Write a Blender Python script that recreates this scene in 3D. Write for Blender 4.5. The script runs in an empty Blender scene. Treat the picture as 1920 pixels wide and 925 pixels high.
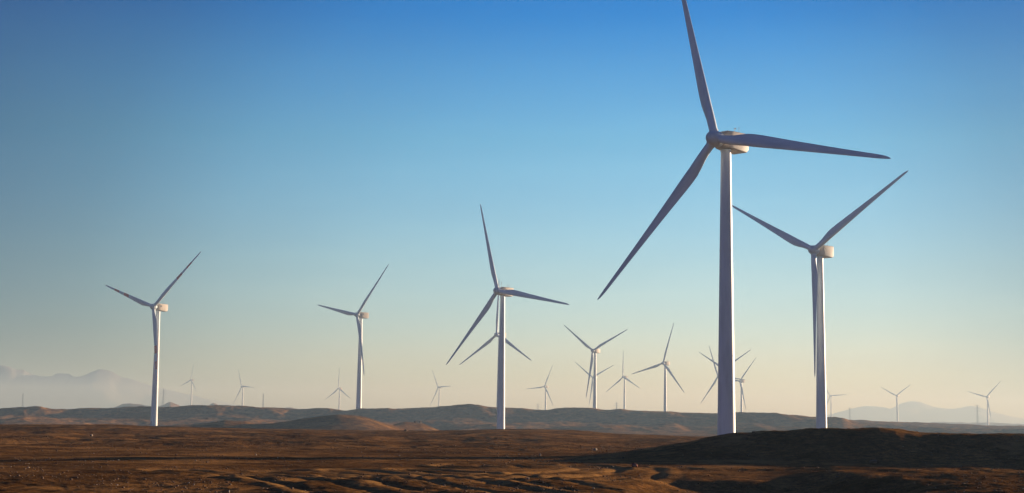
import bpy, math, random
import numpy as np
from mathutils import Matrix, Vector

# ---------------------------------------------------------------- camera, sky, sun, exposure
scene = bpy.context.scene
C = scene.collection
F_PX, W_PX, H_PX = 2900.0, 1920.0, 925.0
PITCH = math.atan((788.0 - 462.5) / F_PX)      # the horizon lies low in the picture
ROLL = 0.0135
fwd = Vector((0, math.cos(PITCH), math.sin(PITCH)))
up0 = Vector((0, -math.sin(PITCH), math.cos(PITCH)))
r0 = Vector((1, 0, 0))
right = math.cos(ROLL) * r0 + math.sin(ROLL) * up0
upv = -math.sin(ROLL) * r0 + math.cos(ROLL) * up0
cam = bpy.data.objects.new('camera', bpy.data.cameras.new('camera'))
C.objects.link(cam)
cam.matrix_world = Matrix(((right.x, upv.x, -fwd.x, 0), (right.y, upv.y, -fwd.y, 0),
                           (right.z, upv.z, -fwd.z, 0), (0, 0, 0, 1)))
cam.data.sensor_width = 36.0
cam.data.lens = 36.0 * F_PX / W_PX
cam.data.clip_start = 0.1
cam.data.clip_end = 60000
scene.camera = cam

SUN_AZ, SUN_EL = math.radians(54), math.radians(6.0)    # azimuth right of the view direction
sun_dir = Vector((math.sin(SUN_AZ) * math.cos(SUN_EL), math.cos(SUN_AZ) * math.cos(SUN_EL), math.sin(SUN_EL)))
sl = bpy.data.lights.new('sun', 'SUN')
sl.energy = 5.0
sl.angle = math.radians(0.5)
sl.color = (1.0, 0.80, 0.60)
so = bpy.data.objects.new('sun', sl)
so.rotation_euler = (-sun_dir).to_track_quat('-Z', 'Y').to_euler()
so.location = (300, 300, 200)
C.objects.link(so)

world = bpy.data.worlds.new('World')
scene.world = world
world.use_nodes = True
wn, wl = world.node_tree.nodes, world.node_tree.links
wn.clear()
sky = wn.new('ShaderNodeTexSky')
sky.sky_type = 'NISHITA'
sky.sun_disc = False
sky.sun_elevation = SUN_EL
sky.sun_rotation = SUN_AZ
sky.altitude = 0
sky.air_density = 1.0
sky.dust_density = 0.6
sky.ozone_density = 3.0
# deep blue overhead, pale horizon; sky dimmed away from the view to darken shade
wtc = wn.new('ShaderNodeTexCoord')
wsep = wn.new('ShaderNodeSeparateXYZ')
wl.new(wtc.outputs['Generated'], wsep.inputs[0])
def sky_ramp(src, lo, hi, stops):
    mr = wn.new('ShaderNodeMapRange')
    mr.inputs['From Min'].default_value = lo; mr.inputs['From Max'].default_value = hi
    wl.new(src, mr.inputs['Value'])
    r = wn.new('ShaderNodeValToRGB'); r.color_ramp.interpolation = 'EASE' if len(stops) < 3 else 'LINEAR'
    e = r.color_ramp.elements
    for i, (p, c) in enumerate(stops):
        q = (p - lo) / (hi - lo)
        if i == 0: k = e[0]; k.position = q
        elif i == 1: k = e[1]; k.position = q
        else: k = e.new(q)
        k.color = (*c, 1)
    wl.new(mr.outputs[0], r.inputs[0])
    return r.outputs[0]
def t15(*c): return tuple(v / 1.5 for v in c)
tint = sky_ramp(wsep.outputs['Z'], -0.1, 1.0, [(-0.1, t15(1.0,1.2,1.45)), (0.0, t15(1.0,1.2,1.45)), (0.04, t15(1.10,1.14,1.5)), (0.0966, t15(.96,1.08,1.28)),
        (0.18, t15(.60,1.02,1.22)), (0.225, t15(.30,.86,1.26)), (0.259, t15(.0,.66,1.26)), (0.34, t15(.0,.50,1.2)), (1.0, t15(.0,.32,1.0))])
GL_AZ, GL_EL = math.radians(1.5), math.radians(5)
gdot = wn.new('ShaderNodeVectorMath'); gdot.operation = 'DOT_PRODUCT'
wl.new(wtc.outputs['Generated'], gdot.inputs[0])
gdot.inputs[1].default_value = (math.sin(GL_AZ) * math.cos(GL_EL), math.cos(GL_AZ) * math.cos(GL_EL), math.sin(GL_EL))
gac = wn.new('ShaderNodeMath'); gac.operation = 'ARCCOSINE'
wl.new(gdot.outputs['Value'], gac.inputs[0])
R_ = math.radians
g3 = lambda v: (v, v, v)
view_falloff = sky_ramp(gac.outputs[0], 0.0, math.pi, [(0, g3(1.0)), (R_(7), g3(.96)), (R_(12), (.80,.83,.85)), (R_(17), (.50,.56,.60)), (R_(23), (.32,.39,.46)), (R_(32), (.18,.29,.41)), (R_(50), (.11,.25,.41)), (math.pi, (.06,.23,.45))])
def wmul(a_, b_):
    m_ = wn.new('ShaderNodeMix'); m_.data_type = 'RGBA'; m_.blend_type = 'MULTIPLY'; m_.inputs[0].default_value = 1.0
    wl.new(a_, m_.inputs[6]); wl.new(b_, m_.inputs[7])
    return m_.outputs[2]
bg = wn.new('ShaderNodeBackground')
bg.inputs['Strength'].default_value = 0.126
wo = wn.new('ShaderNodeOutputWorld')
# faint streaks of thin high cloud
cmap = wn.new('ShaderNodeMapping'); cmap.inputs['Scale'].default_value = (3.0, 3.0, 26.0); cmap.inputs['Rotation'].default_value = (0, math.radians(3), 0)
wl.new(wtc.outputs['Generated'], cmap.inputs['Vector'])
cn = wn.new('ShaderNodeTexNoise'); cn.inputs['Scale'].default_value = 1.6; cn.inputs['Detail'].default_value = 6; cn.inputs['Roughness'].default_value = 0.6
wl.new(cmap.outputs[0], cn.inputs['Vector'])
wisp = sky_ramp(cn.outputs[0], 0.0, 1.0, [(0.0, (.97,.97,.97)), (0.5, (1,1,1)), (0.62, (1.03,1.02,1.01)), (0.8, (1.12,1.07,1.03)), (1.0, (1.15,1.09,1.04))])
wl.new(wmul(wmul(wmul(sky.outputs[0], tint), view_falloff), wisp), bg.inputs['Color'])
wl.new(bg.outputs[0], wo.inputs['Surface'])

scene.view_settings.view_transform = 'Standard'
scene.view_settings.look = 'None'
scene.view_settings.gamma = 1.0
scene.view_settings.exposure = 1.3
scene.view_settings.use_curve_mapping = False
scene.cycles.use_denoising = True
scene.cycles.transparent_max_bounces = 16
scene.cycles.max_bounces = 6
scene.cycles.volume_bounces = 0

HAZE_DENSITY = 0.000364
HAZE_COLOR = (0.30, 0.443, 0.607)      # fine dust scatters blue best ...
HAZE_ABSORB = (0.524, 0.364, 0.074)    # ... so distance fades to blue first and to warm cream in the end
HAZE_ANISO = 0.20

# ---------------------------------------------------------------- helpers
def px_ray(x, y):
    return fwd + right * ((x - W_PX / 2) / F_PX) - upv * ((y - H_PX / 2) / F_PX)

def azimuth(x, y=800):
    v = px_ray(x, y)
    return math.atan2(v.x, v.y)

def sil(points, dist):
    """silhouette read off at a distance -> (azimuths, heights) of a real crest"""
    az, z = [], []
    for x, y in points:
        v = px_ray(x, y)
        h = math.hypot(v.x, v.y)
        az.append(math.atan2(v.x, v.y))
        z.append(v.z / h * dist)
    return np.array(az), np.array(z)

def interp_smooth(x, xp, fp):
    """monotone cubic through control points"""
    h = np.diff(xp); d = np.diff(fp) / h
    m = np.zeros_like(fp)
    for i in range(1, len(fp) - 1):
        if d[i - 1] * d[i] > 0:
            w1, w2 = 2 * h[i] + h[i - 1], h[i] + 2 * h[i - 1]
            m[i] = (w1 + w2) / (w1 / d[i - 1] + w2 / d[i])
    x = np.clip(x, xp[0], xp[-1])
    i = np.clip(np.searchsorted(xp, x) - 1, 0, len(xp) - 2)
    t = (x - xp[i]) / h[i]
    return ((2*t**3 - 3*t**2 + 1) * fp[i] + (t**3 - 2*t**2 + t) * h[i] * m[i]
            + (-2*t**3 + 3*t**2) * fp[i+1] + (t**3 - t**2) * h[i] * m[i+1])

_rng = np.random.RandomState(7)
_perm = _rng.permutation(4096)
_ga = _rng.rand(4096) * 2 * np.pi
_gx, _gy = np.cos(_ga), np.sin(_ga)

def perlin(x, y):
    xi = np.floor(x).astype(np.int64); yi = np.floor(y).astype(np.int64)
    xf, yf = x - xi, y - yi
    u = xf**3 * (xf * (xf * 6 - 15) + 10); v = yf**3 * (yf * (yf * 6 - 15) + 10)
    def g(ix, iy, dx, dy):
        k = _perm[(_perm[ix & 4095] + iy) & 4095]
        return _gx[k] * dx + _gy[k] * dy
    a = g(xi, yi, xf, yf); b = g(xi + 1, yi, xf - 1, yf)
    c = g(xi, yi + 1, xf, yf - 1); d = g(xi + 1, yi + 1, xf - 1, yf - 1)
    return ((a * (1 - u) + b * u) * (1 - v) + (c * (1 - u) + d * u) * v) * 1.5

def fbm(x, y, scale, octaves=4, gain=0.5, seed=0.0):
    s, a, f = 0.0, 1.0, 1.0 / scale
    for k in range(octaves):
        s = s + a * perlin(x * f + seed + 17.3 * k, y * f - seed * 1.7 + 9.1 * k)
        a *= gain; f *= 2.03
    return s

def ridged(x, y, scale, octaves=4, seed=0.0):
    s, a, f = 0.0, 1.0, 1.0 / scale
    for k in range(octaves):
        s = s + a * (0.5 - np.abs(perlin(x * f + seed + 31.7 * k, y * f + seed * 0.7 - 5.3 * k)))
        a *= 0.5; f *= 2.05
    return s

def smooth(a, b, x):
    t = np.clip((x - a) / (b - a), 0, 1)
    return t * t * (3 - 2 * t)

def mesh_obj(name, verts, faces, mats, parent=None, smooth_shade=True, link=True, angle=None):
    me = bpy.data.meshes.new(name)
    me.from_pydata([tuple(v) for v in verts], [], faces)
    me.update()
    if smooth_shade:
        me.polygons.foreach_set('use_smooth', [True] * len(me.polygons))
        if angle is not None:
            me.set_sharp_from_angle(angle=angle)
    if not isinstance(mats, (list, tuple)):
        mats = [mats]
    for m in mats:
        me.materials.append(m)
    o = bpy.data.objects.new(name, me)
    if link:
        C.objects.link(o)
    if parent is not None:
        o.parent = parent
    return o

class MB:
    """collects shapes that make one part"""
    def __init__(self):
        self.v, self.f = [], []
    def add(self, verts, faces):
        o = len(self.v)
        self.v += [tuple(q) for q in verts]
        self.f += [tuple(i + o for i in q) for q in faces]
    def bar(self, p, q, r, n=6, r2=None):
        p, q = Vector(p), Vector(q)
        d = (q - p).normalized()
        a = d.orthogonal().normalized(); b = d.cross(a)
        r2 = r if r2 is None else r2
        vs = []
        for c, rr in ((p, r), (q, r2)):
            for k in range(n):
                t = 2 * math.pi * k / n
                vs.append(c + (a * math.cos(t) + b * math.sin(t)) * rr)
        fs = [(k, (k + 1) % n, n + (k + 1) % n, n + k) for k in range(n)]
        fs += [tuple(range(n - 1, -1, -1)), tuple(range(n, 2 * n))]
        self.add(vs, fs)
    def box(self, lo, hi):
        x0, y0, z0 = lo; x1, y1, z1 = hi
        self.add([(x0,y0,z0),(x1,y0,z0),(x1,y1,z0),(x0,y1,z0),(x0,y0,z1),(x1,y0,z1),(x1,y1,z1),(x0,y1,z1)],
                 [(0,3,2,1),(4,5,6,7),(0,1,5,4),(1,2,6,5),(2,3,7,6),(3,0,4,7)])
    def lathe(self, prof, n=48, cap=True):
        """profile of (radius, z) turned about Z"""
        vs = []
        for r, z in prof:
            for k in range(n):
                t = 2 * math.pi * k / n
                vs.append((r * math.cos(t), r * math.sin(t), z))
        fs = []
        for i in range(len(prof) - 1):
            for k in range(n):
                fs.append((i*n + k, i*n + (k+1) % n, (i+1)*n + (k+1) % n, (i+1)*n + k))
        if cap:
            fs.append(tuple(range(n - 1, -1, -1)))
            fs.append(tuple((len(prof)-1)*n + k for k in range(n)))
        self.add(vs, fs)
    def build(self, name, mats, parent=None, smooth_shade=True, angle=0.6):
        return mesh_obj(name, self.v, self.f, mats, parent, smooth_shade, angle=angle)

def tag(o, label=None, cat=None, group=None, kind=None):
    if label: o['label'] = label
    if cat: o['category'] = cat
    if group: o['group'] = group
    if kind: o['kind'] = kind
    return o

# ---------------------------------------------------------------- materials
def new_mat(name):
    m = bpy.data.materials.new(name)
    m.use_nodes = True
    nt = m.node_tree
    return m, nt.nodes, nt.links, nt.nodes['Principled BSDF']

def noise_node(n, l, scale, detail=4, rough=0.55, coord=None, vec_scale=None):
    t = n.new('ShaderNodeTexNoise')
    t.inputs['Scale'].default_value = scale
    t.inputs['Detail'].default_value = detail
    t.inputs['Roughness'].default_value = rough
    if coord is not None:
        if vec_scale:
            mp = n.new('ShaderNodeMapping')
            mp.inputs['Scale'].default_value = vec_scale
            l.new(coord, mp.inputs['Vector']); coord = mp.outputs[0]
        l.new(coord, t.inputs['Vector'])
    return t

def ramp(n, l, src, stops):
    r = n.new('ShaderNodeValToRGB')
    e = r.color_ramp.elements
    while len(e) > 1: e.remove(e[-1])
    e[0].position, e[0].color = stops[0][0], (*stops[0][1], 1)
    for p, c in stops[1:]:
        k = e.new(p); k.color = (*c, 1)
    l.new(src, r.inputs[0])
    return r

def mix(n, l, fac, a, b, mode='MIX'):
    m = n.new('ShaderNodeMix'); m.data_type = 'RGBA'; m.blend_type = mode
    for s, i in ((fac, 0), (a, 6), (b, 7)):
        if hasattr(s, 'links'): l.new(s, m.inputs[i])
        elif isinstance(s, (int, float)): m.inputs[i].default_value = s
        else: m.inputs[i].default_value = (*s, 1)
    return m.outputs[2]

def paint(name, col, rough=0.45, dirt=0.12):
    m, n, l, b = new_mat(name)
    tc = n.new('ShaderNodeTexCoord')
    t = noise_node(n, l, 0.8, 5, 0.6, tc.outputs['Object'], (1, 1, 0.12))
    dark = tuple(c * (1 - dirt * 2.2) for c in col)
    r = ramp(n, l, t.outputs[0], [(0.35, dark), (0.6, col)])
    l.new(r.outputs[0], b.inputs['Base Color'])
    b.inputs['Roughness'].default_value = rough
    return m

M_TOWER = paint('tower_paint', (0.64, 0.70, 0.73), 0.5, 0.09)
M_NACELLE = paint('nacelle_paint', (0.46, 0.385, 0.305), 0.55, 0.10)
M_BLADE = paint('blade_gelcoat', (0.66, 0.74, 0.80), 0.45, 0.08)
M_RED = paint('red_band_paint', (0.78, 0.02, 0.03), 0.5, 0.08)
M_STEEL = paint('galvanised_steel', (0.22, 0.22, 0.23), 0.6, 0.1)
M_DARK = paint('dark_trim', (0.05, 0.05, 0.055), 0.6, 0.05)

def ground_mat():
    m, n, l, b = new_mat('desert_ground')
    g = n.new('ShaderNodeNewGeometry')
    pos = g.outputs['Position']
    big = noise_node(n, l, 0.045, 5, 0.6, pos)
    mid = noise_node(n, l, 0.35, 5, 0.62, pos)
    fine = noise_node(n, l, 2.6, 5, 0.7, pos)
    base = ramp(n, l, big.outputs[0], [(0.32, (0.108, 0.050, 0.015)), (0.5, (0.160, 0.076, 0.023)), (0.68, (0.215, 0.106, 0.034))])
    mott = ramp(n, l, mid.outputs[0], [(0.34, (0.5, 0.47, 0.45)), (0.5, (1.0, 1.0, 1.0)), (0.66, (1.4, 1.37, 1.3))])
    c = mix(n, l, 1.0, base.outputs[0], mott.outputs[0], 'MULTIPLY')
    gr = ramp(n, l, fine.outputs[0], [(0.32, (0.34, 0.32, 0.31)), (0.5, (0.95, 0.95, 0.95)), (0.68, (1.7, 1.66, 1.6))])
    c = mix(n, l, 0.85, c, gr.outputs[0], 'MULTIPLY')
    grit = noise_node(n, l, 11.0, 4, 0.75, pos)
    gt = ramp(n, l, grit.outputs[0], [(0.34, (0.35, 0.34, 0.33)), (0.5, (1, 1, 1)), (0.66, (1.6, 1.58, 1.55))])
    c = mix(n, l, 0.7, c, gt.outputs[0], 'MULTIPLY')
    # pale wind-blown sand lying in patches
    sp = noise_node(n, l, 0.13, 6, 0.68, pos, (0.8, 0.9, 1))
    spr = ramp(n, l, sp.outputs[0], [(0.53, (0, 0, 0)), (0.60, (0.75, 0.75, 0.75))])
    c = mix(n, l, spr.outputs[0], c, (0.36, 0.18, 0.053))
    # loose golden sand churned up along the wheel ruts
    at = n.new('ShaderNodeAttribute'); at.attribute_name = 'churned_sand'
    c = mix(n, l, at.outputs['Fac'], c, (0.38, 0.20, 0.062))
    # scattered dark gravel
    vo = n.new('ShaderNodeTexVoronoi'); vo.inputs['Scale'].default_value = 3.2
    l.new(pos, vo.inputs['Vector'])
    peb = ramp(n, l, vo.outputs['Distance'], [(0.10, (1, 1, 1)), (0.2, (0, 0, 0))])
    pm = noise_node(n, l, 0.22, 3, 0.6, pos)
    pk = ramp(n, l, pm.outputs[0], [(0.46, (0, 0, 0)), (0.6, (0.8, 0.8, 0.8))])
    pf = mix(n, l, 1.0, peb.outputs[0], pk.outputs[0], 'MULTIPLY')
    c = mix(n, l, pf, c, (0.075, 0.045, 0.028))
    l.new(c, b.inputs['Base Color'])
    b.inputs['Roughness'].default_value = 1.0
    b.inputs['Specular IOR Level'].default_value = 0.0
    bm1 = n.new('ShaderNodeBump'); bm1.inputs['Strength'].default_value = 0.8; bm1.inputs['Distance'].default_value = 0.10
    l.new(fine.outputs[0], bm1.inputs['Height'])
    bm2 = n.new('ShaderNodeBump'); bm2.inputs['Strength'].default_value = 0.5; bm2.inputs['Distance'].default_value = 0.3
    l.new(mid.outputs[0], bm2.inputs['Height']); l.new(bm1.outputs[0], bm2.inputs['Normal'])
    l.new(bm2.outputs[0], b.inputs['Normal'])
    return m
M_GROUND = ground_mat()

def rock_mat(name, a, c):
    m, n, l, b = new_mat(name)
    tc = n.new('ShaderNodeTexCoord')
    t = noise_node(n, l, 3.0, 6, 0.65, tc.outputs['Object'])
    r = ramp(n, l, t.outputs[0], [(0.35, a), (0.62, c)])
    l.new(r.outputs[0], b.inputs['Base Color'])
    b.inputs['Roughness'].default_value = 0.95
    bp = n.new('ShaderNodeBump'); bp.inputs['Strength'].default_value = 0.6; bp.inputs['Distance'].default_value = 0.03
    l.new(t.outputs[0], bp.inputs['Height']); l.new(bp.outputs[0], b.inputs['Normal'])
    return m
M_ROCK = rock_mat('brown_rock', (0.10, 0.055, 0.03), (0.20, 0.115, 0.06))
M_REDROCK = rock_mat('red_rock', (0.22, 0.06, 0.035), (0.38, 0.12, 0.07))
M_PALEROCK = rock_mat('pale_rock', (0.27, 0.205, 0.135), (0.42, 0.34, 0.24))

def mountain_mat():
    m, n, l, b = new_mat('mountain_rock')
    g = n.new('ShaderNodeNewGeometry')
    t = noise_node(n, l, 0.004, 6, 0.6, g.outputs['Position'])
    r = ramp(n, l, t.outputs[0], [(0.35, (0.085, 0.087, 0.095)), (0.65, (0.115, 0.115, 0.12))])
    l.new(r.outputs[0], b.inputs['Base Color'])
    b.inputs['Roughness'].default_value = 1.0
    return m
M_MOUNTAIN = mountain_mat()

# ---------------------------------------------------------------- turbine data (base position, yaw, blade phase, bend)
TURBINES = [
 ((40.28, 289.17, -6.82), 46.6, 342.4, 1.14),
 ((96.87, 483.36, -5.82), 48.9, 56.9, -1.0),
 ((-176.12, 771.06, -6.37), 35.0, 48.4, -0.09),
 ((-92.73, 954.85, 3.26), 44.4, 41.4, 0.95),
 ((-3.59, 638.03, -7.13), 42.0, 340.7, 0.40),
 ((-7.78, 1092.24, -0.36), 42.6, 358.5, 0.79),
 ((71.37, 1307.52, -0.86), 41.3, 65.0, 1.39),
 ((119.03, 2200.94, 1.62), 39.9, 64.6, 0.95),
 ((171.26, 2324.30, 6.43), 47.4, 356.0, 0.49),
 ((147.88, 1480.15, -4.08), 45.1, 15.5, 0.62),
 ((242.22, 1741.23, 0.49), 41.5, 59.0, 1.01),
 ((246.90, 1827.67, -5.53), 44.7, 336.8, 0.01),
 ((302.10, 2027.20, -5.48), 48.9, 40.4, 0.91),
 ((59.86, 2607.50, -3.32), 42.6, 24.2, 1.99),
 ((-138.17, 3034.37, 1.89), 47.7, 327.6, 1.14),
 ((-316.05, 2880.52, -6.00), 41.6, 357.6, 0.92),
 ((-700.71, 3418.62, 18.38), 45.1, 10.8, 1.64),
 ((-517.28, 3008.05, -2.33), 43.5, 333.1, -0.41),
 ((675.17, 3266.61, -0.62), 43.9, 326.0, -0.12),
 ((771.08, 3092.89, -1.40), 46.1, 55.9, 1.20),
 ((865.96, 2816.96, -6.57), 47.6, 44.8, 0.83),
 ((141.0, 187.5, -3.0), 45.0, 60.0, 0.5),       # beyond the right edge: its tower's shadow lies across the sand
]

# ---------------------------------------------------------------- terrain
CREST = [(-900,797),(-100,797),(0,797),(100,796.5),(200,797),(290,800.5),(400,803),(480,805),(600,807),(750,808.5),(850,808),
         (940,805.5),(1000,805.5),(1060,806.5),(1110,810),(1150,813.5),(1250,817),(1340,819),(1500,822),(2000,826),(3000,830)]
RIDGE = [(-900,772),(-200,772),(-40,770),(0,768),(22,765.5),(50,764.3),(70,765),(100,767.5),(130,768),(170,766.5),(210,765.8),(250,765),(290,766),
         (330,763.5),(370,760),(400,760.5),(440,762),(480,764),(520,765.5),(560,766.5),(600,765),(625,766),(650,769),(680,766),(720,768),
         (745,766.5),(790,765),(830,761.5),(870,758.5),(895,760),(920,764),(950,765.5),(975,766),(1000,769),(1020,769.5),(1050,765),(1075,763.5),
         (1110,766),(1135,769),(1165,767.5),(1185,770.5),(1250,771),(1300,774.5),(1340,775),(1400,774),(1440,776.5),(1500,779),(1530,783),
         (1560,784),(1578,784.5),(1600,791),(1640,796),(1700,800),(1800,804),(2000,808),(3000,815)]
RIDGE_R = [(-900,800),(1300,800),(1480,792),(1560,788),(1610,789.5),(1640,791),(1700,793),(1770,795.3),(1800,796),(1830,797.5),(1880,799.5),(1920,800),
           (2000,800),(3000,806)]
HILL_A = [(200,815),(270,806),(300,801),(330,798.5),(360,797),(395,793.5),(428,790.3),(461,791.5),(480,795),(500,794),(530,790),(560,786),(605,780.6),
          (638,779),(660,780),(678,781.8),(711,791),(753,806),(790,815)]
HILL_B = [(690,815),(734,803),(748,797),(765,794),(787,794.5),(803,800),(822,807.5),(850,816)]
MOUND = [(1040,860),(1110,854),(1180,846),(1255,834),(1300,826.5),(1340,819.5),(1365,816.5),(1410,812.5),(1450,809.5),(1480,806.5),(1510,803.5),(1560,802),(1600,801),(1645,801),
         (1680,804),(1710,808),(1750,810.5),(1830,811),(1920,811),(2050,811),(2300,812),(2600,818),(2900,835)]
FAR = [(150,775),(215,766),(232,759.5),(248,758.5),(275,761),(292,762.5),(304,760),(318,754),(332,760.5),(350,768),(385,765),(400,757),(412,762),(430,772),
       (500,780),(525,768),(545,763),(570,768),(600,782)]
FAR_R = [(1640,812),(1730,797),(1755,792.5),(1790,792.8),(1850,793.3),(1890,795),(1950,798),(2050,808)]

TRACKS = [  # tyre ruts, as ground points seen from above
  [(-8.5,60.0),(-6.2,56.5),(-4.2,52.5),(-2.6,48.0),(-1.2,43.0)],
  [(-6.4,61.0),(-4.2,57.2),(-2.2,53.0),(-0.6,48.3),(0.9,43.0)],
  [(-12.5,58.5),(-9.6,55.0),(-7.0,50.5),(-5.4,46.0),(-4.2,42.0)],
  [(-3.6,63.0),(-1.0,58.5),(1.2,53.0),(3.0,46.5)],
  [(-9.0,52.5),(-4.5,54.5),(-0.6,57.5),(2.4,62.0),(4.0,67.5),(3.4,72.0)],
  [(-6.0,50.0),(-1.6,52.5),(2.4,56.5),(4.9,61.5),(5.6,68.0)],
  [(-2.4,69.5),(-0.2,66.5),(1.6,68.8),(0.6,72.5),(-2.0,72.0),(-2.4,69.5)],
]

def polyline_dist(x, y, pts):
    best = np.full(x.shape, 1e9)
    for (ax, ay), (bx, by) in zip(pts[:-1], pts[1:]):
        dx, dy = bx - ax, by - ay
        t = np.clip(((x - ax) * dx + (y - ay) * dy) / (dx * dx + dy * dy), 0, 1)
        best = np.minimum(best, np.hypot(x - ax - t * dx, y - ay - t * dy))
    return best

def dense(pts):
    p = np.array(pts, float); t = np.arange(len(p)); tt = np.linspace(0, len(p) - 1, len(p) * 5)
    return list(zip(interp_smooth(tt, t.astype(float), p[:, 0]), interp_smooth(tt, t.astype(float), p[:, 1])))

D_CREST, D_RIDGE, D_RIDGE_R, D_A, D_B, D_M, D_FAR = 228.0, 925.0, 1150.0, 505.0, 560.0, 88.0, 2500.0

def terrain_height(x, y):
    r = np.hypot(x, y); az = np.arctan2(x, y)
    def prof(pts, d):
        a, z = sil(pts, d)
        return interp_smooth(az, a, z)
    back = smooth(math.radians(80), math.radians(60), np.abs(az))   # features fade out behind the viewer
    zc = prof(CREST, D_CREST); zc = -2.0 + (zc + 2.0) * back
    zr = prof(RIDGE, D_RIDGE); zr = -6.0 + (zr + 6.0) * back
    zr2 = prof(RIDGE_R, D_RIDGE_R); zr2 = -7.0 + (zr2 + 7.0) * back
    dr = D_RIDGE + 0 * r
    seg = lambda a, b: smooth(a, b, r)
    z = -2.05 + 0 * r
    z = z + (zc + 2.05) * seg(130, D_CREST)
    z = z + (-6.3 - zc) * seg(D_CREST + 2, 345)
    z = z + 1.0 * seg(600, 720)
    # the long ridge: a gentle apron, then a steeper scarp
    z = z + (zr + 5.3) * (0.28 * seg(660, 860) + 0.72 * seg(872, D_RIDGE))
    z = z + (-6.5 - zr) * seg(D_RIDGE + 6, 1110)
    z2 = -6.5 + (zr2 + 6.5) * np.where(r < D_RIDGE_R, smooth(960, D_RIDGE_R, r), 1 - smooth(D_RIDGE_R, 1500, r))
    z = np.where(r > 930, np.maximum(z, z2), z)
    z = z - 3.0 * smooth(1500, 6800, r)
    def bump(z, pts, d, near, far, base):
        h = np.maximum(prof(pts, d) - base, 0) * back
        w = np.where(r < d, np.exp(-((r - d) / near) ** 2), np.exp(-((r - d) / far) ** 2))
        return z + h * w
    z = bump(z, HILL_A, D_A, 40, 45, -6.3)
    z = bump(z, HILL_B, D_B, 34, 40, -6.3)
    z = bump(z, FAR, D_FAR, 160, 300, -7.2)
    z = bump(z, FAR_R, 3600.0, 300, 600, -8.3)
    # noise
    wide = 1 - smooth(4500, 6500, r)
    n1 = fbm(x, y, 120, 4, 0.55, 3.1)
    sp = ridged(x * 1.0, y * 0.6, 75, 5, 11.0)
    face = smooth(640, 780, r) * (1 - smooth(D_RIDGE - 16, D_RIDGE, r)) + smooth(D_RIDGE + 20, 1050, r) * 0.7
    z = z + face * wide * (4.2 * (sp - 0.45) + 1.3 * n1)
    crest = np.exp(-((r - D_RIDGE) / 30) ** 2)
    z = z + crest * 0.55 * fbm(x, y, 26, 4, 0.6, 5.0)
    hills = np.exp(-((r - D_A) / 70) ** 2)
    z = z + hills * 0.35 * fbm(x, y, 22, 4, 0.55, 8.0)
    # plateau: hummocks beyond the track, smoother sand on the track
    hum = smooth(92, 118, r) * (1 - smooth(250, 330, r))
    hfade = 1 - 0.75 * np.exp(-((r - D_CREST) / 30) ** 2)
    n2 = fbm(x, y, 17, 4, 0.52, 21.0)
    z = z + hum * hfade * (0.27 * np.maximum(n2, -0.15) + 0.16 * (ridged(x, y, 24, 3, 2.0) - 0.4) + 0.06 * fbm(x, y * 1.6, 4.2, 3, 0.55, 33.0))
    near = smooth(3, 30, r) * (1 - smooth(300, 420, r))
    z = z + near * 0.07 * fbm(x, y, 9, 3, 0.5, 1.3)
    rough = near * (0.35 + 0.65 * np.clip(hum + smooth(64, 52, r), 0, 1))
    z = z + rough * (0.030 * fbm(x, y, 1.9, 3, 0.55, 4.4) + 0.016 * fbm(x, y, 0.5, 2, 0.5, 6.6))
    return z

def terrain_local(x, y, z):
    """mound, hollow, banks and tyre ruts of the foreground"""
    r = np.hypot(x, y); az = np.arctan2(x, y)
    a, zz = sil(MOUND, D_M)
    h = np.maximum(interp_smooth(az, a, zz) + 2.0, 0) * smooth(azimuth(1040), azimuth(1150), az)
    w = np.where(r < D_M, np.exp(-((r - D_M) / 6.2) ** 2), np.exp(-((r - D_M) / 13.0) ** 2))
    z = z * (1 - 0.85 * w * (h > 0.3) * np.clip(h, 0, 1) * 0) + w * (h * (1 + 0.05 * fbm(x, y, 6, 3, 0.5, 9.0)) + np.clip(h, 0, 1) * (0.06 * fbm(x, y, 2.2, 3, 0.55, 19.0) + 0.03 * fbm(x, y, 0.7, 2, 0.5, 29.0)))
    # a hollow nearer than the lit strip
    edge = 63.0 + 1.2 * fbm(x, y, 9, 2, 0.5, 14.0)
    wob = 1.6 * fbm(x, y, 7, 3, 0.55, 44.0)
    hol = smooth(edge + wob, edge + wob - 4.5, r) * (1 - smooth(50, 40, r)) * smooth(2.0, 7.0, x + wob) * (1 - smooth(10.5, 14.0, x + wob))
    z = z - (0.52 + 0.12 * fbm(x, y, 3.0, 3, 0.5, 51.0)) * hol
    bank = np.exp(-((r - 69.5 - 1.5 * wob) / 2.6) ** 2) * smooth(4.0, 7.0, x) * (1 - smooth(24, 34, x))
    z = z + bank * (0.06 + 0.09 * fbm(x, y, 2.4, 4, 0.6, 61.0))
    rgt = smooth(10.5, 14.0, x) * smooth(74, 66, r)
    z = z + rgt * (0.09 * fbm(x, y, 3.2, 4, 0.55, 71.0) + 0.25)
    for pts in TRACKS:
        d = polyline_dist(x, y, dense(pts))
        d = d + 0.07 * fbm(x, y, 3.6, 2, 0.5, 3.0)
        k = np.clip(0.75 + 0.3 * fbm(x, y, 9.0, 2, 0.5, 7.7), 0.3, 1.1)
        wheel = np.abs(d - 0.85)                     # a pair of wheels, a rut under each
        z = z + k * (0.03 * np.exp(-(d / 0.55) ** 2) - 0.06 * np.exp(-(wheel / 0.24) ** 2) + 0.045 * np.exp(-((d - 1.45) / 0.30) ** 2))
    return z

def ground_z(x, y):
    xa, ya = np.atleast_1d(np.array(x, float)), np.atleast_1d(np.array(y, float))
    z = terrain_height(xa, ya)
    z = terrain_local(xa, ya, z)
    for (bx, by, bz), k in PADS:
        z = z + k * np.exp(-((xa - bx) ** 2 + (ya - by) ** 2) / PAD_R ** 2)
    return z

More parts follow.
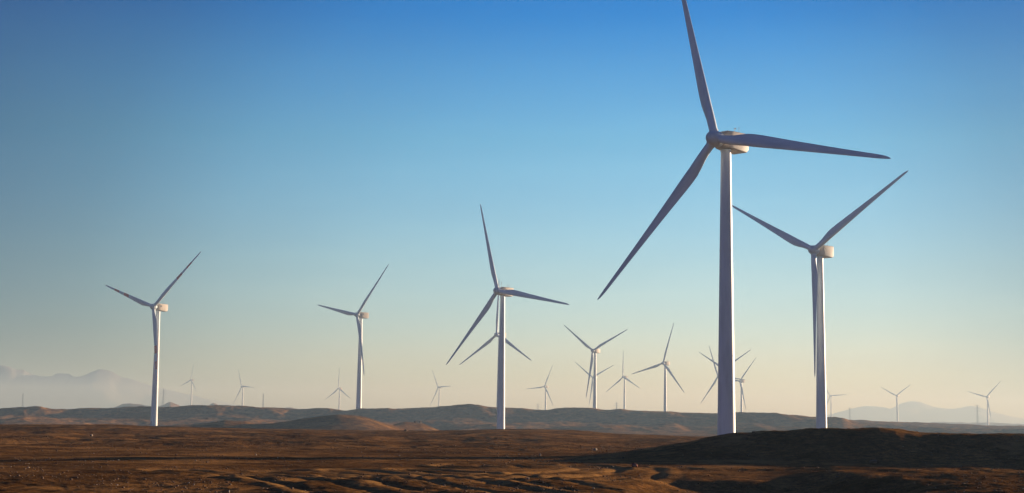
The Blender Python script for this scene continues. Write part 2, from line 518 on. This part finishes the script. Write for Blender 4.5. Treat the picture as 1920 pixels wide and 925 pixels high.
PADS, PAD_R = [], 26.0
_pad = []
for t in TURBINES[:21]:
    b = t[0]
    _pad.append((b, float(b[2] - ground_z(b[0], b[1])[0])))
PADS = [(b, k) for b, k in _pad]
print('pads', [round(k, 1) for _, k in PADS])

def build_ground():
    fine = np.radians(np.arange(-21, 21.001, 0.04))
    side = np.radians(np.concatenate([np.arange(21.15, 40, 0.3), np.arange(40, 70, 1.0), np.arange(70, 181, 3.0)]))
    az = np.concatenate([-side[::-1], fine, side])
    az = az[(az > -math.pi + 0.02) & (az < math.pi - 0.02)]
    rings = np.concatenate([np.geomspace(0.6, 38, 44)[:-1], np.geomspace(38, 115, 340)[:-1], np.geomspace(115, 265, 170)[:-1],
                            np.geomspace(265, 690, 110)[:-1], np.geomspace(690, 960, 110)[:-1], np.geomspace(960, 6900, 90)])
    nA, nR = len(az), len(rings)
    A, Rr = np.meshgrid(az, rings)
    X, Y = Rr * np.sin(A), Rr * np.cos(A)
    Z = terrain_height(X, Y)
    m = Rr < 140
    Z[m] = terrain_local(X[m], Y[m], Z[m])
    for (bx, by, bz), k in PADS:
        d2 = (X - bx) ** 2 + (Y - by) ** 2
        mm = d2 < (PAD_R * 3.2) ** 2
        Z[mm] += k * np.exp(-d2[mm] / PAD_R ** 2)
    co = np.stack([X, Y, Z], -1).reshape(-1, 3)
    co = np.vstack([co, [[0, 0, -2.05]]])
    ii, jj = np.meshgrid(np.arange(nR - 1), np.arange(nA), indexing='ij')
    j2 = (jj + 1) % nA
    quads = np.stack([ii * nA + jj, (ii + 1) * nA + jj, (ii + 1) * nA + j2, ii * nA + j2], -1).reshape(-1, 4)[:, ::-1]
    quads = quads[:, ::-1]
    tris = np.stack([np.full(nA, nR * nA), np.arange(nA), (np.arange(nA) + 1) % nA], -1)
    loops = np.concatenate([quads.ravel(), tris.ravel()]).astype(np.int32)
    starts = np.concatenate([np.arange(len(quads)) * 4, len(quads) * 4 + np.arange(len(tris)) * 3]).astype(np.int32)
    me = bpy.data.meshes.new('ground')
    me.vertices.add(len(co)); me.vertices.foreach_set('co', co.ravel())
    me.loops.add(len(loops)); me.loops.foreach_set('vertex_index', loops)
    me.polygons.add(len(starts)); me.polygons.foreach_set('loop_start', starts)
    me.update(calc_edges=True)
    me.polygons.foreach_set('use_smooth', np.ones(len(starts), bool))
    nz = np.zeros(len(starts) * 3); me.polygons.foreach_get('normal', nz)
    if nz.reshape(-1, 3)[:, 2].mean() < 0:
        me.flip_normals()
    churn = np.zeros(len(co))
    near = np.where((np.hypot(co[:, 0], co[:, 1]) < 82) & (co[:, 1] > 36) & (np.abs(co[:, 0]) < 26))[0]
    px_, py_ = co[near, 0], co[near, 1]
    best = np.zeros(len(near))
    for pts in TRACKS:
        d = polyline_dist(px_, py_, dense(pts)) + 0.07 * fbm(px_, py_, 3.6, 2, 0.5, 3.0)
        best = np.maximum(best, np.exp(-((d - 1.2) / 0.42) ** 2))
    churn[near] = np.clip(best * (0.62 + 0.6 * fbm(px_, py_, 2.2, 3, 0.6, 81.0)), 0, 0.8)
    at = me.attributes.new('churned_sand', 'FLOAT', 'POINT')
    at.data.foreach_set('value', churn.astype(np.float32))
    me.materials.append(M_GROUND)
    o = bpy.data.objects.new('ground', me)
    C.objects.link(o)
    tag(o, kind='structure')
    return o
build_ground()

def mountains(name, pts, d, depth, base, seed):
    """a far range: heightfield strip with its crest at distance d"""
    a, z = sil(pts, d)
    az = np.linspace(a[0], a[-1], 420)
    rows = np.linspace(-1, 1, 40)
    A, S = np.meshgrid(az, rows)
    Rr = d + S * depth
    X, Y = Rr * np.sin(A), Rr * np.cos(A)
    warp = fbm(X, Y, 900.0, 4, 0.55, seed + 3) * 0.035 * np.abs(S)      # spurs wander away from the crest
    crest = interp_smooth(A + warp, a, z)
    fall = 1 - np.abs(S) ** 1.25
    n = ridged(X, Y, 900.0, 5, seed) - 0.45
    Z = base + (crest - base) * fall + n * 60.0 * np.abs(S) * (1 - np.abs(S)) * 2 + fbm(X, Y, 260.0, 4, 0.55, seed) * 5.0
    Z[0] = base - 60; Z[-1] = base - 60
    nA, nR = len(az), len(rows)
    co = np.stack([X, Y, Z], -1).reshape(-1, 3)
    faces = [(i*nA+j, i*nA+j+1, (i+1)*nA+j+1, (i+1)*nA+j) for i in range(nR-1) for j in range(nA-1)]
    o = mesh_obj(name, co, faces, M_MOUNTAIN)
    tag(o, kind='structure')
    return o

MTN_LEFT = [(-700,700),(-500,680),(-300,690),(-150,668),(-60,676),(0,669.5),(12,671),(26,676),(43,678),(56,684.5),(79,690.5),(96,690),(112,684.5),(129,685.5),(142,691),
            (158,688.5),(175,681),(188,676.5),(201,679),(214,683),(227,691),(250,696),(270,704),(300,712),(340,722),(400,735),(470,750),(560,770)]
MTN_FAR = [(200,765),(330,752),(420,745),(500,738),(560,727),(585,719),(605,713),(628,714),(645,719),(700,727),(760,735),(820,733),(850,731),(900,732),(960,727),(1010,726),
           (1060,730),(1130,737),(1200,735),(1290,728),(1340,730),(1420,734),(1500,730),(1560,718),(1598,708),(1631,703),(1654,704),(1671,708),(1694,697.5),
           (1710,694),(1727,696.5),(1753,705),(1786,708),(1819,704),(1852,711),(1872,717),(1930,726),(2020,722),(2150,732),(2400,750)]
MTN_LEFT = [(x, y + 15) for x, y in MTN_LEFT]
MTN_FAR = [(x, y + 58) for x, y in MTN_FAR]
mountains('mountain_range', MTN_LEFT, 11000.0, 1100.0, -60.0, 4.0)
mountains('mountain_range', MTN_FAR, 15000.0, 1200.0, -60.0, 9.0)

# ---------------------------------------------------------------- haze: one even body of air round the place
def build_haze():
    mb = MB(); mb.box((-7000, -7000, -16), (7000, 7000, 120))
    m = bpy.data.materials.new('haze_air'); m.use_nodes = True
    n, l = m.node_tree.nodes, m.node_tree.links
    n.clear()
    out = n.new('ShaderNodeOutputMaterial')
    pv = n.new('ShaderNodeVolumePrincipled')
    pv.inputs['Density'].default_value = HAZE_DENSITY
    pv.inputs['Color'].default_value = (*HAZE_COLOR, 1)
    pv.inputs['Absorption Color'].default_value = (*HAZE_ABSORB, 1)
    pv.inputs['Anisotropy'].default_value = HAZE_ANISO
    l.new(pv.outputs[0], out.inputs['Volume'])
    o = mb.build('haze', m, smooth_shade=False)
    tag(o, kind='stuff')
build_haze()

# ---------------------------------------------------------------- wind turbines
HUB_H, OVER, RROT, TILT = 60.0, 3.2, 40.0, math.radians(5)

def tower_shape():
    prof = []
    H0, H1, ra, rb = -4.0, 58.25, 1.74, 0.95
    zs = [H0, -0.02, 0.0, 0.28, 0.30]
    def rad(z): return ra + (rb - ra) * max(z, 0) / H1
    prof = [(rad(0) + 0.22, H0), (rad(0) + 0.22, 0.12), (rad(0), 0.14)]
    for a, b in ((0.14, 19.2), (19.2, 39.0), (39.0, 57.9)):
        for k in range(1, 9):
            z = a + (b - a) * k / 8
            prof.append((rad(z), z))
        if b < 57:
            prof += [(rad(b) + 0.05, b + 0.02), (rad(b) + 0.05, b + 0.14), (rad(b), b + 0.16)]
    prof += [(rad(58) + 0.10, 57.95), (rad(58) + 0.10, H1)]
    return prof

def tower_mesh():
    mb = MB(); mb.lathe(tower_shape(), 64); return mb

def door_mesh():
    mb = MB()
    z0, z1, w, r = 1.35, 3.45, 0.46, 1.71
    vs, fs = [], []
    n = 10
    outline = [(-w, z0), (w, z0), (w, z1 - 0.3)] + [(w * math.cos(t), z1 - 0.3 + 0.3 * math.sin(t)) for t in np.linspace(0.15, math.pi - 0.15, n)] + [(-w, z1 - 0.3)]
    k = len(outline)
    for d in (-0.06, 0.05):
        for x, z in outline:
            vs.append((x, -math.sqrt(r * r - x * x) - d, z))
    fs = [tuple(range(k)), tuple(range(2 * k - 1, k - 1, -1))] + [(i, i + k, (i + 1) % k + k, (i + 1) % k) for i in range(k)]
    mb.add(vs, fs)
    return mb

def stair_mesh():
    mb = MB()
    for k in range(5):
        mb.box((-0.6, -3.6 + k * 0.28, 0.0), (0.6, -3.34 + k * 0.28, 0.25 * (k + 1)))
    for s in (-0.6, 0.6):
        mb.bar((s, -3.5, 0.2), (s, -3.5, 1.2), 0.03); mb.bar((s, -2.3, 1.2), (s, -2.3, 2.3), 0.03); mb.bar((s, -3.5, 1.2), (s, -2.3, 2.3), 0.03)
    return mb

def nacelle_mesh():
    """rounded box, front collar narrower, belly swept up to the front"""
    sect = []   # (y, half width, z bottom, z top, corner radius)
    for y, w, zb, zt, cr in ((-2.05, 1.20, -1.25, 1.20, 0.90), (-1.75, 1.40, -1.42, 1.40, 0.60), (-1.2, 1.60, -1.55, 1.62, 0.32), (0.4, 1.70, -1.70, 1.72, 0.24),
                             (2.2, 1.70, -1.84, 1.72, 0.22), (4.3, 1.68, -1.92, 1.72, 0.22), (4.86, 1.62, -1.45, 1.70, 0.24), (4.98, 1.48, -1.20, 1.58, 0.30)):
        pts = []
        for cx, cz, a0 in ((w - cr, zt - cr, 0), (-w + cr, zt - cr, 90), (-w + cr, zb + cr, 180), (w - cr, zb + cr, 270)):
            for k in range(6):
                t = math.radians(a0 + 90 * k / 5)
                pts.append((cx + cr * math.cos(t), y, HUB_H + cz + cr * math.sin(t)))
        sect.append(pts)
    mb = MB(); n = len(sect[0]); vs = [p for s in sect for p in s]; fs = []
    for i in range(len(sect) - 1):
        for k in range(n):
            fs.append((i*n + k, i*n + (k+1) % n, (i+1)*n + (k+1) % n, (i+1)*n + k))
    fs.append(tuple(range(n - 1, -1, -1))); fs.append(tuple((len(sect)-1)*n + k for k in range(n)))
    mb.add(vs, fs)
    return mb

def roof_hatch_mesh():
    mb = MB(); z = HUB_H + 1.70
    mb.box((-0.75, -0.3, z), (0.75, 1.5, z + 0.16))
    return mb

def vent_mesh(s):
    mb = MB(); z = HUB_H; x = s * 1.70
    mb.box((min(x, x + s * 0.04), -0.2, z + 0.05), (max(x, x + s * 0.04), 0.8, z + 0.95))
    return mb

def sensor_mesh():
    mb = MB(); z = HUB_H + 1.62
    for x in (-0.55, 0.55):
        mb.bar((x, 3.3, z), (x, 3.3, z + 1.35), 0.035)
    mb.bar((-0.55, 3.3, z + 0.35), (0.55, 3.3, z + 0.35), 0.035)
    for t in (0, 2.09, 4.19):
        mb.bar((0.55, 3.3, z + 1.32), (0.55 + 0.22 * math.cos(t), 3.3 + 0.22 * math.sin(t), z + 1.32), 0.02)
    mb.bar((-0.55, 3.0, z + 1.3), (-0.55, 3.75, z + 1.3), 0.025)
    mb.box((-0.57, 3.5, z + 1.18), (-0.53, 3.78, z + 1.42))
    return mb

def beacon_mesh():
    mb = MB(); z = HUB_H + 1.40
    mb.bar((0.3, -1.2, z), (0.3, -1.2, z + 1.9), 0.05)
    mb.bar((0.3, -1.2, z + 1.9), (0.3, -1.2, z + 2.25), 0.12, 10)
    return mb

def hub_mesh():
    """spinner with nose, turned about the rotor axis (-Y)"""
    mb = MB()
    prof = [(1.30, -1.35), (1.42, -1.1), (1.46, -0.4), (1.46, 0.35), (1.38, 0.85), (1.18, 1.35), (0.88, 1.72), (0.5, 1.95), (0.18, 2.03), (0.02, 2.04)]
    t = MB(); t.lathe(prof, 40)
    mb.add([(x, -z, y) for x, y, z in t.v], [q[::-1] for q in t.f][::1])
    # blade sockets
    for k in range(3):
        a = 2 * math.pi * k / 3
        d = Vector((math.sin(a), 0, math.cos(a)))
        mb.bar(d * 0.5, d * 1.62, 0.90, 24)
    return mb

def blade_mesh(bend, bands, pitch=1.5):
    """lofted aerofoil along +Z, leading edge to +X, upwind side -Y"""
    R1 = RROT
    st = [0.032, 0.05, 0.075, 0.11, 0.15, 0.19, 0.23, 0.28, 0.34, 0.42, 0.50, 0.54, 0.57, 0.60, 0.66, 0.70, 0.75, 0.80, 0.84, 0.87, 0.90, 0.94, 0.97, 0.988, 0.997, 1.0]
    pos = np.array([0.03, 0.06, 0.10, 0.15, 0.20, 0.24, 0.30, 0.45, 0.60, 0.75, 0.88, 0.95, 0.985, 1.0])
    chd = np.array([1.62, 1.62, 1.78, 2.18, 2.42, 2.45, 2.30, 1.84, 1.46, 1.10, 0.84, 0.68, 0.42, 0.12])
    thk = np.array([1.00, 1.00, 0.84, 0.60, 0.46, 0.40, 0.34, 0.235, 0.205, 0.185, 0.17, 0.16, 0.16, 0.16])
    twi = np.array([8., 8., 8., 7.5, 7., 6.5, 5.0, 3.0, 1.6, 1.0, 0.2, 0.0, 0.0, 0.0])
    n = 26
    vs, fs, mi = [], [], []
    for s in st:
        c = float(interp_smooth(np.array([s]), pos, chd)[0]); t = float(interp_smooth(np.array([s]), pos, thk)[0])
        tw = math.radians(float(np.interp(s, pos, twi)) + pitch)
        round_ = 1 - float(smooth(0.06, 0.2, s))
        ax = 0.30 + 0.20 * round_
        off = -math.sin(bend) * RROT * s * (0.45 + 0.55 * s)
        for k in range(n):
            a = 2 * math.pi * k / n
            u = 0.5 * (1 - math.cos(a))          # 0 = leading edge
            yt = 5 * (0.2969 * math.sqrt(u) - 0.126 * u - 0.3516 * u*u + 0.2843 * u**3 - 0.1036 * u**4)
            ye = math.sin(a / 1) * 0.5
            sg = 1 if a <= math.pi else -1
            th = (sg * yt * (1 - round_) + math.sin(a) * 0.5 * round_) * t * c
            xx = (ax - u) * c
            x = xx * math.cos(tw) + th * math.sin(tw)
            y = -xx * math.sin(tw) + th * math.cos(tw)
            vs.append((x, y + off, s * R1))
    for i in range(len(st) - 1):
        mid = (st[i] + st[i+1]) / 2
        red = bands and (0.50 < mid < 0.60 or 0.70 < mid < 0.80)
        for k in range(n):
            fs.append((i*n + k, i*n + (k+1) % n, (i+1)*n + (k+1) % n, (i+1)*n + k)); mi.append(1 if red else 0)
    fs.append(tuple(range(n - 1, -1, -1))); mi.append(0)
    fs.append(tuple((len(st)-1)*n + k for k in range(n))); mi.append(0)
    return vs, fs, mi

PROTO = {}
def proto(name, fn, mat, angle=0.6, key=None):
    key = key or name
    if key not in PROTO:
        mb = fn()
        o = mesh_obj(name, mb.v, mb.f, mat, link=False, angle=angle)
        # make every face look outwards
        import bmesh
        b = bmesh.new(); b.from_mesh(o.data); bmesh.ops.recalc_face_normals(b, faces=b.faces); b.to_mesh(o.data); b.free()
        o.data.set_sharp_from_angle(angle=angle)
        PROTO[key] = o
    return PROTO[key]

def put(name, fn, mat, parent, angle=0.6, key=None):
    o = proto(name, fn, mat, angle, key).copy()
    o.name = name
    C.objects.link(o)
    o.parent = parent
    return o

def make_turbine(base, yaw, phase, bend, label, red=False, beacon=False, detail=True, pitch=1.5):
    root = bpy.data.objects.new('wind_turbine', None)
    root.empty_display_size = 3
    C.objects.link(root)
    root.location = base
    root.rotation_euler = (0, 0, -math.radians(yaw))
    tag(root, label, 'wind turbine', 'white wind turbines of the wind farm')
    tw = put('tower', tower_mesh, M_TOWER, root)
    if detail:
        put('door', door_mesh, M_STEEL, tw); put('stair', stair_mesh, M_STEEL, root)
    na = put('nacelle', nacelle_mesh, M_NACELLE, root, 0.7)
    put('roof_hatch', roof_hatch_mesh, M_NACELLE, na)
    if detail:
        put('vent', lambda: vent_mesh(-1), M_DARK, na); put('vent', lambda: vent_mesh(1), M_DARK, na, key='vent_other')
        put('wind_sensor', sensor_mesh, M_DARK, na)
    if beacon:
        put('beacon', beacon_mesh, M_DARK, na)
    rot = Matrix.Translation((0, -OVER, HUB_H)) @ Matrix.Rotation(-TILT, 4, 'X')
    hb = put('hub', hub_mesh, M_TOWER, root, 0.7)
    hb.matrix_local = rot @ Matrix.Rotation(math.radians(phase), 4, 'Y')
    vs, fs, mi = blade_mesh(math.radians(bend), red, pitch)
    first = None
    for k in range(3):
        if first is None:
            o = mesh_obj('blade', vs, fs, [M_BLADE, M_RED] if red else [M_BLADE], angle=1.0)
            o.data.polygons.foreach_set('material_index', mi)
            import bmesh
            b = bmesh.new(); b.from_mesh(o.data); bmesh.ops.recalc_face_normals(b, faces=b.faces); b.to_mesh(o.data); b.free()
            first = o
        else:
            o = first.copy(); C.objects.link(o)
        o.parent = root
        o.matrix_local = rot @ Matrix.Rotation(math.radians(phase + 120 * k), 4, 'Y')
        if red: o['label'] = 'blade with red bands painted towards its tip'
    return root

LABELS = [
 'tallest and nearest white wind turbine, its top blade cut off by the upper edge',
 'large white wind turbine standing behind the dark mound at right, one blade hanging straight down',
 'white wind turbine with red bands on its blades, leftmost of the big ones',
 'white wind turbine on the ridge left of centre, lowest blade hanging across its tower',
 'white wind turbine near the picture centre, with a thin warning lamp rod on its nacelle',
 'paler wind turbine standing directly behind the tower of the central turbine',
 'mid-distance wind turbine with two blades raised in a wide V, rising from the ridge',
 'small hazy wind turbine overlapped by the tower of the turbine with V-raised blades',
 'small hazy wind turbine with one blade pointing straight up, right of the V-raised pair',
 'mid-distance wind turbine on the ridge just left of the tallest turbine tower, its nacelle sunlit',
 'hazy wind turbine mostly hidden behind the tallest tower, upper blades sticking out both sides',
 'hazy wind turbine hidden behind the tallest tower, with a blade pointing down left',
 'small hazy wind turbine just right of the tallest tower, its nacelle showing beside the tower',
 'small faint wind turbine between the central turbine and the V-raised pair',
 'small faint wind turbine just left of the central turbine, one blade level to the right',
 'small faint wind turbine left of the turbine on the ridge, one blade straight up',
 'small faint wind turbine just right of the red-banded turbine, above the little cone hill',
 'small faint wind turbine midway between the red-banded turbine and the ridge turbine',
 'faint wind turbine half hidden by the tower on the dark mound, one level blade showing',
 'faint wind turbine standing alone over the low right slope, its blades in a Y',
 'faint wind turbine furthest right, beside a lattice pylon',
 'wind turbine beyond the right edge, whose tower shadow crosses the sand',
]
for i, (b, yaw, ph, bend) in enumerate(TURBINES):
    if i == 21:
        b = (b[0], b[1], float(ground_z(b[0], b[1])[0]))
    make_turbine(b, yaw, ph, bend, LABELS[i], red=(i == 2), beacon=(i == 4), pitch=(-16.0 if i == 1 else 1.5))

# ---------------------------------------------------------------- lattice pylons of the power line
def pylon(x, y_top, y_bot, dist, label, arms=True):
    v = px_ray(x, y_bot); h = math.hypot(v.x, v.y); p = v * (dist / h)
    gz = float(ground_z(p.x, p.y)[0])
    vt = px_ray(x, y_top); top = vt.z / math.hypot(vt.x, vt.y) * dist
    Ht = top - gz
    root = bpy.data.objects.new('lattice_pylon', None)
    C.objects.link(root); root.location = (p.x, p.y, gz); root.rotation_euler = (0, 0, math.radians(25))
    tag(root, label, 'pylon', 'lattice pylons far behind the wind turbines')
    w0, w1 = Ht * 0.055, Ht * 0.014
    def wd(t): return w0 + (w1 - w0) * min(1, t / 0.72) if t < 0.72 else w1
    mb = MB(); tk = max(0.055, Ht * 0.0026)
    lv = [0, .16, .30, .42, .53, .63, .72, .79, .86, .93, 1.0]
    cs = [(-1,-1),(1,-1),(1,1),(-1,1)]
    for a, b in zip(lv[:-1], lv[1:]):
        for k in range(4):
            c, d = cs[k], cs[(k+1) % 4]
            P = lambda c, t: (c[0]*wd(t), c[1]*wd(t), t*Ht)
            mb.bar(P(c,a), P(c,b), tk*1.3, 4); mb.bar(P(c,a), P(d,b), tk*.8, 4); mb.bar(P(d,a), P(c,b), tk*.8, 4); mb.bar(P(c,b), P(d,b), tk*.8, 4)
    mb.bar((0,0,Ht), (0,0,Ht*1.04), tk)
    mb.build('mast', M_STEEL, root, False)
    if arms:
        for t, ln in ((0.70, .19), (0.83, .17), (0.95, .14)):
            am = MB()
            for s in (-1, 1):
                tip = (s*Ht*ln, 0, t*Ht)
                for c in (-1, 1):
                    am.bar((s*w1, c*w1, t*Ht), tip, tk, 4); am.bar((s*w1, c*w1, (t+.045)*Ht), tip, tk, 4)
                am.bar(tip, (tip[0], 0, tip[2]-Ht*.04), tk*.8, 5)
            am.build('cross_arm', M_STEEL, root, False)
    return root
pylon(42, 738, 764, 2300, 'thin lattice mast on the ridge at the far left edge', arms=False)
pylon(305.5, 728.5, 763, 2450, 'lattice pylon beside the red-banded turbine tower, above the cone hill')
pylon(493, 738.5, 765, 2500, 'faint lattice mast left of the turbine with a straight-up blade, small box at its foot', arms=False)
pylon(1008.6, 758, 770, 2700, 'tiny faint lattice pylon left of the small turbine beside the central one')
pylon(1156, 755, 769, 2700, 'tiny lattice pylon between the V-raised turbine and its right neighbour')
pylon(1593.5, 764.5, 789, 2700, 'lattice pylon behind the right shoulder of the ridge')
pylon(1833, 759.5, 797, 2600, 'lattice pylon next to the furthest right turbine')

# ---------------------------------------------------------------- rocks lying on the ground
def rock_mesh(seed, sx, sy, sz, n=3):
    import bmesh
    b = bmesh.new(); bmesh.ops.create_icosphere(b, subdivisions=n, radius=1.0)
    rs = np.random.RandomState(seed)
    P = np.array([v.co[:] for v in b.verts])
    planes = rs.normal(size=(14, 3)); planes /= np.linalg.norm(planes, axis=1)[:, None]
    for q in planes:                                    # knock facets off
        d = P @ q; cut = rs.uniform(0.62, 0.9); k = d > cut
        P[k] -= np.outer(d[k] - cut, q)
    P += 0.05 * rs.normal(size=P.shape) * 0.6
    P *= np.array([sx, sy, sz])
    for v, p in zip(b.verts, P): v.co = p
    me = bpy.data.meshes.new('rock'); b.to_mesh(me); b.free()
    return me

def rock(x, y, wpx, hpx, seed, mat, label, dist=None):
    """x, y = foot of the rock; it stands where that ray meets the ground"""
    v = px_ray(x, y); h = math.hypot(v.x, v.y)
    if dist is None:
        ds = np.geomspace(38, 300, 3000)
        gx, gy = v.x / h * ds, v.y / h * ds
        below = ground_z(gx, gy) - v.z / h * ds > 0
        dist = ds[np.argmax(below)] if below.any() else 100.0
    p = v * (dist / h)
    s = dist / F_PX
    me = rock_mesh(seed, wpx * s / 2, wpx * s / 2 * 0.8, hpx * s * 0.62)
    me.materials.append(mat)
    o = bpy.data.objects.new('rock', me); C.objects.link(o)
    o.location = (p.x, p.y, float(ground_z(p.x, p.y)[0]) + hpx * s * 0.30)
    o.rotation_euler = (0, 0, seed * 1.3)
    tag(o, label, 'rock', 'rocks lying on the desert ground')
    return o
rock(1190, 876, 13, 8, 1, M_REDROCK, 'reddish brown rock on the edge of the shadow under the dark mound')
rock(1637, 869, 15, 8, 2, M_ROCK, 'brown rock on the lit strip before the dark mound at right')
rock(1116, 845, 9, 5, 3, M_PALEROCK, 'pale rock on the sand by the small bank right of the centre')
rock(1013, 855, 4, 5, 4, M_PALEROCK, 'small pale stone just above the shadow line, below the central turbine')
rock(429, 924, 4, 6, 5, M_PALEROCK, 'small white stone at the bottom edge, left of the tyre tracks')
rock(480, 854, 4, 3.5, 6, M_PALEROCK, 'small pale stone on the far side of the long shadow line')
rock(990, 899, 5, 4, 7, M_PALEROCK, 'small pale stone among the tyre tracks')
rock(171, 818, 7, 4, 8, M_PALEROCK, 'pale stone on the far left slope under the horizon')
rock(778, 794, 6, 4, 9, M_ROCK, 'dark boulder left on top of the smaller round hill', dist=D_B)
rock(788, 795.5, 7, 5, 10, M_ROCK, 'dark boulder right on top of the smaller round hill', dist=D_B)
rock(760, 809, 8, 4, 11, M_ROCK, 'dark boulder at the foot between the two round hills', dist=D_CREST + 3)
rock(1413, 813.5, 8, 3.5, 12, M_ROCK, 'dark rock on the left shoulder of the big mound', dist=D_M)
rock(1592, 802, 9, 3, 13, M_ROCK, 'flat dark rock on the crest of the big mound below the tower', dist=D_M)
rock(1646, 802, 11, 3, 14, M_ROCK, 'low dark rock on the crest right of the tower', dist=D_M)

def pebbles():
    """gravel strewn over the near ground: too many to count"""
    rs = np.random.RandomState(3)
    base = rock_mesh(40, 1, 1, .7, 1)
    bv = np.array([v.co[:] for v in base.vertices]); bf = np.array([p.vertices[:] for p in base.polygons])
    N = 16000
    az = rs.uniform(math.radians(-20), math.radians(20), N); r = 39 + (rs.rand(N) ** 1.3) * 95
    x, y = r * np.sin(az), r * np.cos(az)
    k = fbm(x, y, 7, 3, 0.5, 2.2) + rs.normal(size=N) * 0.25 > 0.05
    x, y, r = x[k], y[k], r[k]; N = len(x)
    z = ground_z(x, y)
    s = 0.014 + 0.045 * rs.rand(N) ** 6 + 0.00012 * r
    rot = rs.rand(N) * 6.28
    c, sn = np.cos(rot), np.sin(rot)
    st = rs.uniform(0.6, 1.4, N)
    V = np.zeros((N, len(bv), 3))
    V[:, :, 0] = (bv[:, 0] * c[:, None] - bv[:, 1] * sn[:, None] * st[:, None]) * s[:, None] + x[:, None]
    V[:, :, 1] = (bv[:, 0] * sn[:, None] + bv[:, 1] * c[:, None] * st[:, None]) * s[:, None] + y[:, None]
    V[:, :, 2] = bv[:, 2] * s[:, None] * rs.uniform(.6, 1.2, N)[:, None] + z[:, None] + 0.2 * s[:, None]
    Fc = (bf[None] + (np.arange(N) * len(bv))[:, None, None]).reshape(-1, 3)
    me = bpy.data.meshes.new('pebbles')
    me.vertices.add(N * len(bv)); me.vertices.foreach_set('co', V.ravel())
    me.loops.add(len(Fc) * 3); me.loops.foreach_set('vertex_index', Fc.ravel().astype(np.int32))
    me.polygons.add(len(Fc)); me.polygons.foreach_set('loop_start', (np.arange(len(Fc)) * 3).astype(np.int32))
    me.update(calc_edges=True)
    me.materials.append(M_ROCK); me.materials.append(M_PALEROCK)
    me.polygons.foreach_set('material_index', np.repeat((rs.rand(N) < 0.035).astype(np.int32), len(bf)))
    o = bpy.data.objects.new('pebbles', me); C.objects.link(o)
    tag(o, 'brown gravel and pebbles strewn over the near sand', 'gravel', kind='stuff')
pebbles()
